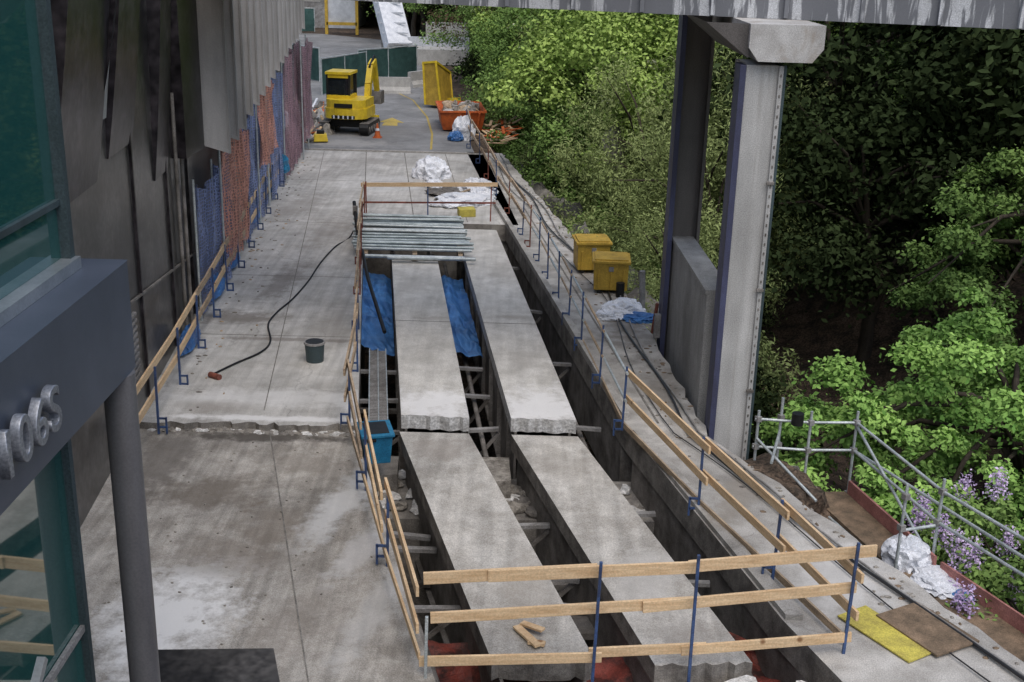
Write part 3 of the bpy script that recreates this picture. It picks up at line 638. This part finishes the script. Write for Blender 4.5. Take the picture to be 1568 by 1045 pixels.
# pleats: light raking face, return darkened in colour for shade, gap, irregular foot
b=B('pleated_facade')
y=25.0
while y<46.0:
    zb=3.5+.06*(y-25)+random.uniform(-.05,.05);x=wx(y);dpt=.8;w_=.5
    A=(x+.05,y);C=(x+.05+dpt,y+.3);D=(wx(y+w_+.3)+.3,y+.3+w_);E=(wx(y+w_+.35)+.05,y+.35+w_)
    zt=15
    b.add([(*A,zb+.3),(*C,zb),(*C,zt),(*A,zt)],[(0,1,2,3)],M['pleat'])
    b.add([(*C,zb),(*D,zb+.2),(*D,zt),(*C,zt)],[(0,1,2,3)],M['pleat_shaded'])
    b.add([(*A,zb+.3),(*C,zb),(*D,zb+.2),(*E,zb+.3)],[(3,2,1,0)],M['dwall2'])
    b.add([(*D,zb+.2),(*E,zb+.3),(*E,zt),(*D,zt)],[(0,1,2,3)],M['pleat_shaded'])
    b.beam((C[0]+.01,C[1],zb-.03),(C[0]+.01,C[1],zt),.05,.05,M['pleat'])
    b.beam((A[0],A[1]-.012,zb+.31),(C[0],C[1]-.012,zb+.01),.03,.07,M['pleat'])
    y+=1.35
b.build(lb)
def net(y0,y1,z0,z1,mt,seed,off=.28):
    b=B('debris_netting')
    def f(u,v):
        y=y0+(y1-y0)*u;k=noise.noise(Vector((u*(y1-y0)*1.7,v*1.2,seed)))
        sag=.3*math.sin(math.pi*((u*(y1-y0)/2.4)%1))
        return (wx(y)+off+.26*k+.1*noise.noise(Vector((u*(y1-y0)*5,v*2.5,seed))),y,z0+(z1-z0)*v-sag*v)
    b.sheet(f,int((y1-y0)*8),14,mt)
    yy=y0
    while yy<=y1: b.tube([(wx(yy)+off-.05,yy,0),(wx(yy)+off-.05,yy,z1+.1)],.03,M['galv'],6);yy+=2.4
    b.build()
net(24.3,29.0,.05,3.0,M['netblue'],1);net(27.2,31.8,.3,3.4,M['netred'],2,.4);net(31,36.5,.05,3.5,M['netblue'],3,.36);net(33.5,37.5,1.6,3.9,M['netred'],4,.5);net(36.5,41,.05,3.9,M['netblue'],5,.45)
net(40,46.5,.1,4.4,M['netmar'],6,.6);net(44,48,.6,4.3,M['netmar'],7,.9)
tb=B('blue_sheeting')
for i,(y,z) in enumerate(((22.5,.15),(26,.2),(28.5,.2),(33,.3),(37,.3))): tb.crumple((wx(y)+.3,y,z),(.12,.6,.35),M['tarp'],i)
tb.crumple((-7.9,39.6,.5),(.16,.4,.45),M['bluebin'],3);tb.build()
# ---------------------------------------------------------------- foreground glass tower
tw=bpy.data.objects.new('glass_office_building',None);COL.objects.link(tw)
b=B('fascia_band')
b.prism([(-2.6,1.5),(-2.6,7.65),(-6,7.65),(-6,1.5)],5.14,5.9,M['fascia']);o=b.build(tw,bevel=.025)
b=B('window_sill_frame')
b.prism([(-2.83,1.5),(-2.83,7.42),(-6,7.42),(-6,1.5)],5.902,5.98,M['alum'])
b.beam((-2.9,7.38,5.97),(-2.9,7.38,12),.07,.07,M['teal'])
for y in(5.2,3.0): b.beam((-2.93,y,5.97),(-2.93,y,12),.05,.05,M['teal'])
b.beam((-2.92,1.6,6.35),(-2.92,7.36,6.35),.04,.04,M['teal'])
b.build(tw)
b=B('curtain_glass')
b.prism([(-2.93,1.5),(-2.93,7.36),(-6,7.36),(-6,1.5)],5.981,12,M['glass'])
b.prism([(-2.95,1.5),(-2.95,7.1),(-6,7.1),(-6,1.5)],-.1,5.13,M['glass']);b.build(tw)
b=B('mullions')
b.beam((-2.93,7.1,-.1),(-2.93,7.1,5.13),.06,.06,M['teal'])
for z in(3.4,1.8): b.beam((-2.93,1.5,z),(-2.93,7.1,z),.03,.05,M['steell'])
b.beam((-2.93,5.0,-.1),(-2.93,5.0,5.13),.04,.05,M['teal'])
b.beam((-2.7,4.9,3.2),(-2.7,5.9,3.95),.05,.05,M['alum'])
b.build(tw)
b=B('round_column');b.tube([(-2.68,7.5,-.1),(-2.68,7.5,5.14)],.11,M['bronze'],32);b.build(tw)
tc_=bpy.data.curves.new('txt','FONT');tc_.body='106S';tc_.size=.36;tc_.extrude=.022;tc_.bevel_depth=.006;tc_.align_x='RIGHT';tc_.space_character=1.15
to=bpy.data.objects.new('txt',tc_);COL.objects.link(to);to.rotation_euler=(math.pi/2,0,math.pi/2);to.location=(-2.54,6.1,5.36)
bpy.context.view_layer.update()
dg=bpy.context.evaluated_depsgraph_get();tm=bpy.data.meshes.new_from_object(to.evaluated_get(dg));lo=bpy.data.objects.new('address_letters',tm);COL.objects.link(lo);lo.matrix_world=to.matrix_world.copy();lo.parent=tw;tm.materials.clear();tm.materials.append(M['letter']);bpy.data.objects.remove(to)
# ---------------------------------------------------------------- viaduct
va=bpy.data.objects.new('concrete_viaduct',None);COL.objects.link(va)
b=B('viaduct_deck')
sk=lambda x:19.0+(8-x)*.3
b.prism([(40,sk(40)),(-6.2,sk(-6.2)),(-6.2,sk(-6.2)+3.2),(40,sk(40)+4)],6.89,8.5,M['viad'])
for x in np.arange(-6,40,1.15): b.beam((x,sk(x)-.04,6.91),(x,sk(x)-.04,8.5),.07,.07,M['viad'])
b.build(va)
b=B('pier_cap_beam')
def chamf(x0,x1,z0,z1,y0,y1,mt,c=.16):
    pr=[(x0+c,z0),(x1-c,z0),(x1,z0+c*1.3),(x1,z1),(x0,z1),(x0,z0+c*1.3)];n=6
    vs=[(x,y0,z) for x,z in pr]+[(x,y1,z) for x,z in pr]
    b.add(vs,[list(range(n)),list(range(2*n-1,n-1,-1))]+[(i,n+i,n+(i+1)%n,(i+1)%n) for i in range(n)],mt)
chamf(3.54,4.7,6.32,6.885,18.7,22.5,M['cap'])
b.add([(2.9,19.0,6.88),(3.56,18.8,6.36),(3.56,18.8,6.88),(2.9,22,6.88),(3.56,22,6.36)],[(0,1,2),(0,3,4,1)],M['pierdark'])
b.build(va)
b=B('pier_column_front')
X0,X1,Y0,Y1=3.46,4.2,18.9,19.9
b.box(((X0+.1+X1-.12)/2,(Y0+Y1)/2,1),(X1-X0-.22,Y1-Y0,10.5),M['pier'])
b.box((X0+.05,Y0+.2,1),(.1,.5,10.5),M['bluestl']);b.box((X1-.02,(Y0+Y1)/2+.05,1),(.05,Y1-Y0+.1,10.5),M['teal'])
b.box((X1-.09,Y0-.02,1),(.075,.06,10.5),M['pier'])
for z in np.arange(-3.5,6.2,.16): b.box((X1-.09,Y0-.055,z),(.025,.012,.05),M['steel'])
for z in(-1.0,.8,2.6,4.4): b.box((X1-.1,Y0-.07,z),(.12,.05,.05),M['steel'])
b.build(va,bevel=.01)
b=B('pier_column_rear')
b.box((3.5,24.3,1),(.5,.8,11.6),M['pierdark']);b.box((3.2,24.0,1),(.1,.6,11.6),M['bluestl']);b.box((3.78,24.2,1),(.06,1.0,11.6),M['pierdark'])
b.box((3.5,23.87,-1.5),(.4,.06,5),M['pier']);b.build(va)
b=B('pier_base_wall');b.box((3.55,21.9,-1.0),(.4,4.0,6.4),M['pierw'],.03);b.box((3.55,21.9,2.23),(.46,4.0,.08),M['pierw'],.03);b.build(va)
sp=B('walkway_stub_posts');sp.tube([(3.0,26.1,0),(2.95,26.1,.9)],.07,M['steell'],10);sp.tube([(2.55,27.0,0),(2.55,27,.35)],.1,M['black'],12);sp.tube([(3.05,24.3,0),(3.1,24.2,.7)],.04,M['redp'],8);sp.box((3.1,23.9,.3),(.15,.15,.5),M['steell']);sp.build()
cr=B('concrete_spoil_heap')
for i in range(60):
    cr.blob((random.uniform(3.7,5.0),random.uniform(16.9,18.7),-.6+random.uniform(-.3,.2)),(random.uniform(.05,.2),random.uniform(.06,.2),random.uniform(.05,.12)),random.choice([M['grime'],M['ply'],M['rubble']]),i,.6,1.5,2)
cr.blob((4.4,17.8,-1.2),(1.1,1.3,.8),M['ground'],3,.5,1.5,4);cr.build()
# ---------------------------------------------------------------- scaffold
s=B('scaffold_tower')
def tb_(p,q,r_=.025): s.tube([p,q],r_,M['galv'],8)
A0=(5.0,18.1);A1=(5.78,18.15);C0=(5.75,15.4);C1=(6.35,15.6);E0=(6.7,13.0);E1=(7.4,13.2)
for (x,y) in(A0,A1,C0,C1,E0,E1): tb_((x,y,-4.2),(x,y,.75))
for z in(.55,.05):
    tb_((*A1,z),(*C1,z));tb_((*C1,z),(*E1,z));tb_((*A0,z),(*A1,z));tb_((4.1,18.2,z),(*A0,z))
for z in(-.75,-2.4):
    tb_((*A0,z),(*C0,z));tb_((*A1,z),(*C1,z));tb_((*C0,z),(*E0,z));tb_((*C1,z),(*E1,z));tb_((*A0,z),(*A1,z));tb_((*C0,z),(*C1,z))
tb_((*A0,-.7),(*A1,-2.4));tb_((*A1,.5),(*C1,-.6));tb_((*C0,.0),(*C1,.0));tb_((4.15,18.2,-3.5),(4.15,18.2,.7));tb_((4.55,18.3,-3.5),(4.55,18.3,.9));tb_((4.55,18.3,.3),(4.15,17.0,.3))
tb_((*A1,.05),(7.6,12.4,.35));tb_((4.15,18.2,.2),(4.9,16.9,-.3))
for (x,y) in(A0,A1,C0,C1,E1,(4.15,18.2),(4.55,18.3)):
    for z in(.55,.05,-.75): s.box((x,y,z),(.09,.09,.09),M['steell'],.4)
s.prism([(5.06,18.0),(5.7,18.05),(6.28,15.6),(5.75,15.4)],-.72,-.67,M['ply'])
s.prism([(5.72,18.0),(5.76,18.0),(6.36,15.45),(6.32,15.45)],-.7,-.44,M['pink'])
s.prism([(6.36,15.3),(6.4,15.3),(7.3,13.2),(7.26,13.2)],-.7,-.44,M['pink'])
s.prism([(5.8,15.35),(6.4,15.5),(7.3,13.2),(6.7,13.0)],-.72,-.67,M['ply'])
s.tube([(4.75,18.0,.55),(4.75,18.0,.75)],.1,M['black'],14)
s.build()
bg=B('white_rubbish_bag');bg.crumple((6.0,15.7,-.6),(.32,.34,.36),M['white'],31);bg.crumple((6.25,15.1,-.64),(.3,.42,.12),M['white'],33);bg.crumple((6.5,14.7,-.64),(.14,.12,.06),M['tarp'],34);bg.build()
# ---------------------------------------------------------------- vegetation
def leaves(name,cl,n,size,mt,seed,flat=.7,upb=.6,aspect=.55,extra=None):
    R=np.random.default_rng(seed);cl=np.array(cl,float)
    wgt=cl[:,3]**2;k=R.choice(len(cl),n,p=wgt/wgt.sum())
    dr=R.normal(size=(n,3));dr/=np.linalg.norm(dr,axis=1)[:,None]
    rad=R.random(n)**.5
    rad*=1+.45*(R.random(n)<.18)
    c=cl[k];off=dr*rad[:,None]*c[:,3:4];off[:,2]*=flat
    off[:,2]-=.25*(off[:,0]**2+off[:,1]**2)/c[:,3]
    pos=c[:,:3]+off
    nr=R.normal(size=(n,3))*.6+dr*.5;nr[:,2]+=upb;nr/=np.linalg.norm(nr,axis=1)[:,None]
    a=np.cross(nr,R.normal(size=(n,3)));a/=np.linalg.norm(a,axis=1)[:,None];b_=np.cross(nr,a)
    s_=size*(.55+.9*R.random(n))[:,None]
    V=np.stack([pos-a*s_,pos-b_*s_*aspect+nr*s_*.15,pos+a*s_,pos+b_*s_*aspect+nr*s_*.15],1).reshape(-1,3)
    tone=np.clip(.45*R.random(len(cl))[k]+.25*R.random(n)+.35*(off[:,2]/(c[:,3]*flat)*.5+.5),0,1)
    me=bpy.data.meshes.new(name);me.vertices.add(4*n);me.vertices.foreach_set('co',V.ravel().astype(np.float32))
    me.loops.add(4*n);me.loops.foreach_set('vertex_index',np.arange(4*n,dtype=np.int32))
    me.polygons.add(n);me.polygons.foreach_set('loop_start',np.arange(0,4*n,4,dtype=np.int32))
    try: me.polygons.foreach_set('loop_total',np.full(n,4,dtype=np.int32))
    except Exception: pass
    mats=mt if isinstance(mt,list) else [mt]
    for m_ in mats: me.materials.append(m_)
    if len(mats)>1: me.polygons.foreach_set('material_index',(R.random(n)<extra).astype(np.int32))
    at=me.attributes.new('tone','FLOAT','FACE');at.data.foreach_set('value',tone.astype(np.float32))
    me.update(calc_edges=True);me.validate()
    return me
def clumps(n,R_,rz,zc,cr_,seed,shell=.5,lop=.25):
    R=np.random.default_rng(seed);o=[]
    while len(o)<n:
        d_=R.normal(size=3);d_/=np.linalg.norm(d_);r_=shell+(1.1-shell)*R.random()
        if d_[2]<-.6:continue
        k=1+lop*math.sin(3*math.atan2(d_[1],d_[0])+seed)
        o.append((d_[0]*R_*r_*k,d_[1]*R_*r_*k,zc+d_[2]*rz*r_,cr_*(.45+.9*R.random())))
    return o
def trunk(name,h_,r0,cl,seed,nl=14):
    R=random.Random(seed);b=B(name)
    pts=[(0,0,-.6)]+[(R.uniform(-.12,.12)*i,R.uniform(-.12,.12)*i,h_*i/5) for i in range(1,6)]
    b.tube(pts,[r0*(1.15-.19*i) for i in range(6)],M['bark'],8)
    for c in R.sample(cl,min(nl,len(cl))):
        k=R.randint(2,4);p=Vector(pts[k]);q=Vector(c[:3]);m_=p.lerp(q,.5)+Vector((0,0,.15*(q-p).length))
        b.tube([p,m_,q],[r0*.42,r0*.25,r0*.07],M['bark'],6,False)
    me_ob=b.build();me=me_ob.data;bpy.data.objects.remove(me_ob);return me
TPL={}
def tpl(k,leaf,ncl,R_,rz,zc,cr_,nl,size,seed,flat=.65,extra=None,upb=.6,asp=.55):
    cl=clumps(ncl,R_,rz,zc,cr_,seed)
    TPL[k]=(trunk(k+'_trunk',zc+rz*.4,.04*R_+.03,cl,seed),leaves(k+'_foliage',cl,nl,size,leaf,seed,flat,upb,asp,extra))
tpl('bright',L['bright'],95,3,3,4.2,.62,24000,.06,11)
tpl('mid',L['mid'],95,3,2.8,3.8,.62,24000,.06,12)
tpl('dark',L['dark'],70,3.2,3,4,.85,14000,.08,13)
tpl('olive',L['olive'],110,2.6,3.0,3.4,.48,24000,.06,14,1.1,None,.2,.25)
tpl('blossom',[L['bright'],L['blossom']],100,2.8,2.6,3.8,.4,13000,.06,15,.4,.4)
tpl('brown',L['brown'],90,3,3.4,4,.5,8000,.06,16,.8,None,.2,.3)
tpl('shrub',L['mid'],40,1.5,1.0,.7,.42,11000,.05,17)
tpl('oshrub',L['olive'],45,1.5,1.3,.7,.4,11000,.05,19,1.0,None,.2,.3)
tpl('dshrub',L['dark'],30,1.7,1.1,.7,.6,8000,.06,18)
NICE={'bright':'spring_leaf_tree','mid':'leafy_green_tree','dark':'shaded_leaf_tree','olive':'feathery_green_tree','blossom':'white_blossom_tree','brown':'bare_twig_tree','shrub':'green_shrub','oshrub':'feathery_shrub','dshrub':'shaded_shrub'}
def place(k,x,y,s_,name=None,parent=None,z=None,sz=None,rz=None):
    z=H(x,y)-.1 if z is None else z
    tr,le=TPL[k]
    a=bpy.data.objects.new(name or NICE[k],tr);COL.objects.link(a);a.location=(x,y,z);a.rotation_euler=(0,0,random.uniform(0,6.28) if rz is None else rz);a.scale=(s_,s_,s_*(sz or 1))
    if parent:a.parent=parent
    f=bpy.data.objects.new('foliage',le);COL.objects.link(f);f.parent=a
    return a
for (k,x,y,s_,nm) in(('olive',5.4,33.5,1.1,'feathery_green_tree'),('olive',4.4,38.5,1.15,'feathery_green_tree'),('olive',7.2,37,1.3,'feathery_green_tree'),('mid',3.6,45,1.15,'leafy_green_tree'),
   ('mid',2.0,52,1.0,'leafy_green_tree'),('bright',7.6,50,1.35,'spring_leaf_tree'),('blossom',3.6,56,1.2,'white_blossom_tree'),('blossom',5.0,46.0,1.0,'white_blossom_tree'),('bright',1.0,64,1.4,'spring_leaf_tree'),
   ('bright',8.6,42,1.3,'spring_leaf_tree'),('mid',.4,59,1.0,'leafy_green_tree'),('blossom',-.8,78,1.4,'white_blossom_tree'),('olive',4.4,30.0,.8,'feathery_green_tree'),
   ('mid',-1.2,71,1.1,'leafy_green_tree'),('bright',5.2,62,1.3,'spring_leaf_tree'),('mid',13.6,36,1.1,'leafy_green_tree')):
    place(k,x,y,s_,nm)
for (k,x,y,s_) in(('oshrub',4.0,31.8,1.5),('oshrub',3.5,34.5,1.7),('shrub',2.9,38,1.6),('oshrub',3.2,36,1.5),('shrub',1.9,42,1.5),('shrub',1.2,46,1.3),('shrub',.6,50,1.2),('shrub',.4,54,1.2),('oshrub',4.6,28.3,1.5),('dshrub',4.9,26.4,1.4)):
    place(k,x,y,s_,'roadside_shrub')
wl=bpy.data.objects.new('woodland',None);COL.objects.link(wl)
R=random.Random(9)
n=0;used=[]
for i in range(4000):
    y=R.uniform(30,122);x=outer(y)+R.uniform(4,52)
    if x>y*.47+4 or x<-30: continue
    if x<10 and y<42: continue
    dd=2.5+.024*y+.04*(x-outer(y))
    if any((x-a)**2+(y-b_)**2<dd*dd for a,b_ in used): continue
    used.append((x,y))
    right=x>y*.2+1
    if right: k=R.choice(['dark','dark','brown','dark','dark']+(['mid','mid'] if (x>y*.33 and y>38) else ['dark']))
    else: k=R.choice(['mid','bright','bright','mid','olive','brown'])
    place(k,x,y,R.uniform(1.05,1.55)+.004*y,None,wl);n+=1
    if n>210:break
for i in range(80):
    y=R.uniform(24,90);x=outer(y)+R.uniform(1.4,9)
    if y<38 and x>6.0:continue
    k=R.choice(['shrub','dshrub','oshrub']) if x<y*.17+1 else 'dshrub'
    place(k,x,y,R.uniform(.8,1.5),None,wl)
for i in range(24):
    x=R.uniform(-12,-4);y=R.uniform(108,122) if x<-9 else R.uniform(97,110)
    place(R.choice(['mid','bright']),x,y,R.uniform(1,1.6),None,wl,0)
print('TREES',n)
rk=B('rock_outcrop')
for i in range(26):
    y=random.uniform(27,50);x=outer(y)+random.uniform(.4,1.5)
    rk.blob((x,y,-2.1),(random.uniform(.5,.9),random.uniform(.8,1.8),random.uniform(1.0,1.8)),M['rock'],i,.3,1.4,3)
rk.blob((3.4,42.0,.2),(.5,.8,1.7),M['rock'],51,.25,1.2,4)
rk.build()
# maple with layered crown
Rm=np.random.default_rng(77);cl=[]
for i in range(240):
    a=Rm.uniform(0,2*math.pi);rr_=5.0*math.sqrt(Rm.random());z=1.2+4.6*(1-(rr_/5.6)**2)*Rm.uniform(.25,1)+Rm.uniform(-.9,.5)
    cl.append((rr_*math.cos(a),rr_*math.sin(a)*.8,z,Rm.uniform(.22,.62)))
mt_=trunk('maple_trunk',4.5,.2,cl,5,40);mo=bpy.data.objects.new('maple_tree',mt_);COL.objects.link(mo);mo.location=(9.8,20.4,-3.5)
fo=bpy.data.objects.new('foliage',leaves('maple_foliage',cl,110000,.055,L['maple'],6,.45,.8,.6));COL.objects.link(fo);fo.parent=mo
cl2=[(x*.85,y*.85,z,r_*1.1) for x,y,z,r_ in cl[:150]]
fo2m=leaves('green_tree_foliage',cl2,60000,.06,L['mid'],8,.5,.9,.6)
for (x,y,z,s_) in((13.0,27,-1.3,.95),):
    o2=bpy.data.objects.new('leafy_green_tree',mt_);COL.objects.link(o2);o2.location=(x,y,z);o2.scale=(s_,s_,s_*1.1);o2.rotation_euler=(0,0,x)
    f2=bpy.data.objects.new('foliage',fo2m);COL.objects.link(f2);f2.parent=o2
# lilac
cl=clumps(50,1.9,1.3,1.4,.42,21);lt=trunk('lilac_stems',1.5,.06,cl,3,20)
lo_=bpy.data.objects.new('lilac_bush',lt);COL.objects.link(lo_);lo_.location=(8.0,15.2,-2.9);lo_.scale=(1.1,1.1,1.1)
f=bpy.data.objects.new('foliage',leaves('lilac_foliage',cl,20000,.05,L['mid'],22));COL.objects.link(f);f.parent=lo_
cf_=[(c[0]*1.15,c[1]*1.15,c[2]+.3*c[3]+.15,.17) for c in cl];cf_+=[(c[0],c[1],c[2]+.19,.12) for c in cf_]
f=bpy.data.objects.new('flowers',leaves('lilac_flowers',cf_,13000,.024,L['lilac'],23,1.3));COL.objects.link(f);f.parent=lo_
for (x,y,s_) in((7.2,20.5,1.1),(8.8,13.6,1.2),(10.5,17.5,1.3),(8,12.0,1.2),(9.5,17.9,1.3),(7.4,17.9,1.0)):
    place('shrub' if x>8 else 'dshrub',x,y,s_,'undergrowth_shrub')
# ---------------------------------------------------------------- light & camera
wd_=bpy.data.worlds.new('World');sc.world=wd_;wd_.use_nodes=True
n=wd_.node_tree.nodes;l=wd_.node_tree.links
sky=n.new('ShaderNodeTexSky');sky.sky_type='NISHITA';sky.sun_disc=False;sky.sun_elevation=math.radians(62);sky.sun_rotation=math.radians(165);sky.air_density=1.2;sky.dust_density=3;sky.ozone_density=1.5
l.new(sky.outputs[0],n['Background'].inputs[0]);n['Background'].inputs[1].default_value=.15
sl=bpy.data.lights.new('sun','SUN');sl.energy=1.5;sl.angle=math.radians(60);sl.color=(1,.985,.96)
so=bpy.data.objects.new('sun',sl);COL.objects.link(so)
az=math.radians(165);el=math.radians(62)
dv_=Vector((math.sin(az)*math.cos(el),math.cos(az)*math.cos(el),math.sin(el)))
so.rotation_euler=dv_.to_track_quat('Z','Y').to_euler()
cd=bpy.data.cameras.new('camera');cd.sensor_width=36;cd.lens=36*1800/1568;cd.clip_end=3000;cd.clip_start=.05
co=bpy.data.objects.new('camera',cd);COL.objects.link(co)
th=math.radians(18.8);ro=math.radians(1.56)
fw=Vector((0,math.cos(th),-math.sin(th)));up=Vector((0,math.sin(th),math.cos(th)));ri=Vector((1,0,0))
Rv=ri*math.cos(ro)+up*math.sin(ro);Uv=up*math.cos(ro)-ri*math.sin(ro)
m4=Matrix.Identity(4)
for i in range(3): m4[i][0]=Rv[i];m4[i][1]=Uv[i];m4[i][2]=-fw[i]
m4[2][3]=8.0
co.matrix_world=m4
sc.camera=co
sc.view_settings.view_transform='Standard';sc.view_settings.look='None';sc.view_settings.exposure=0
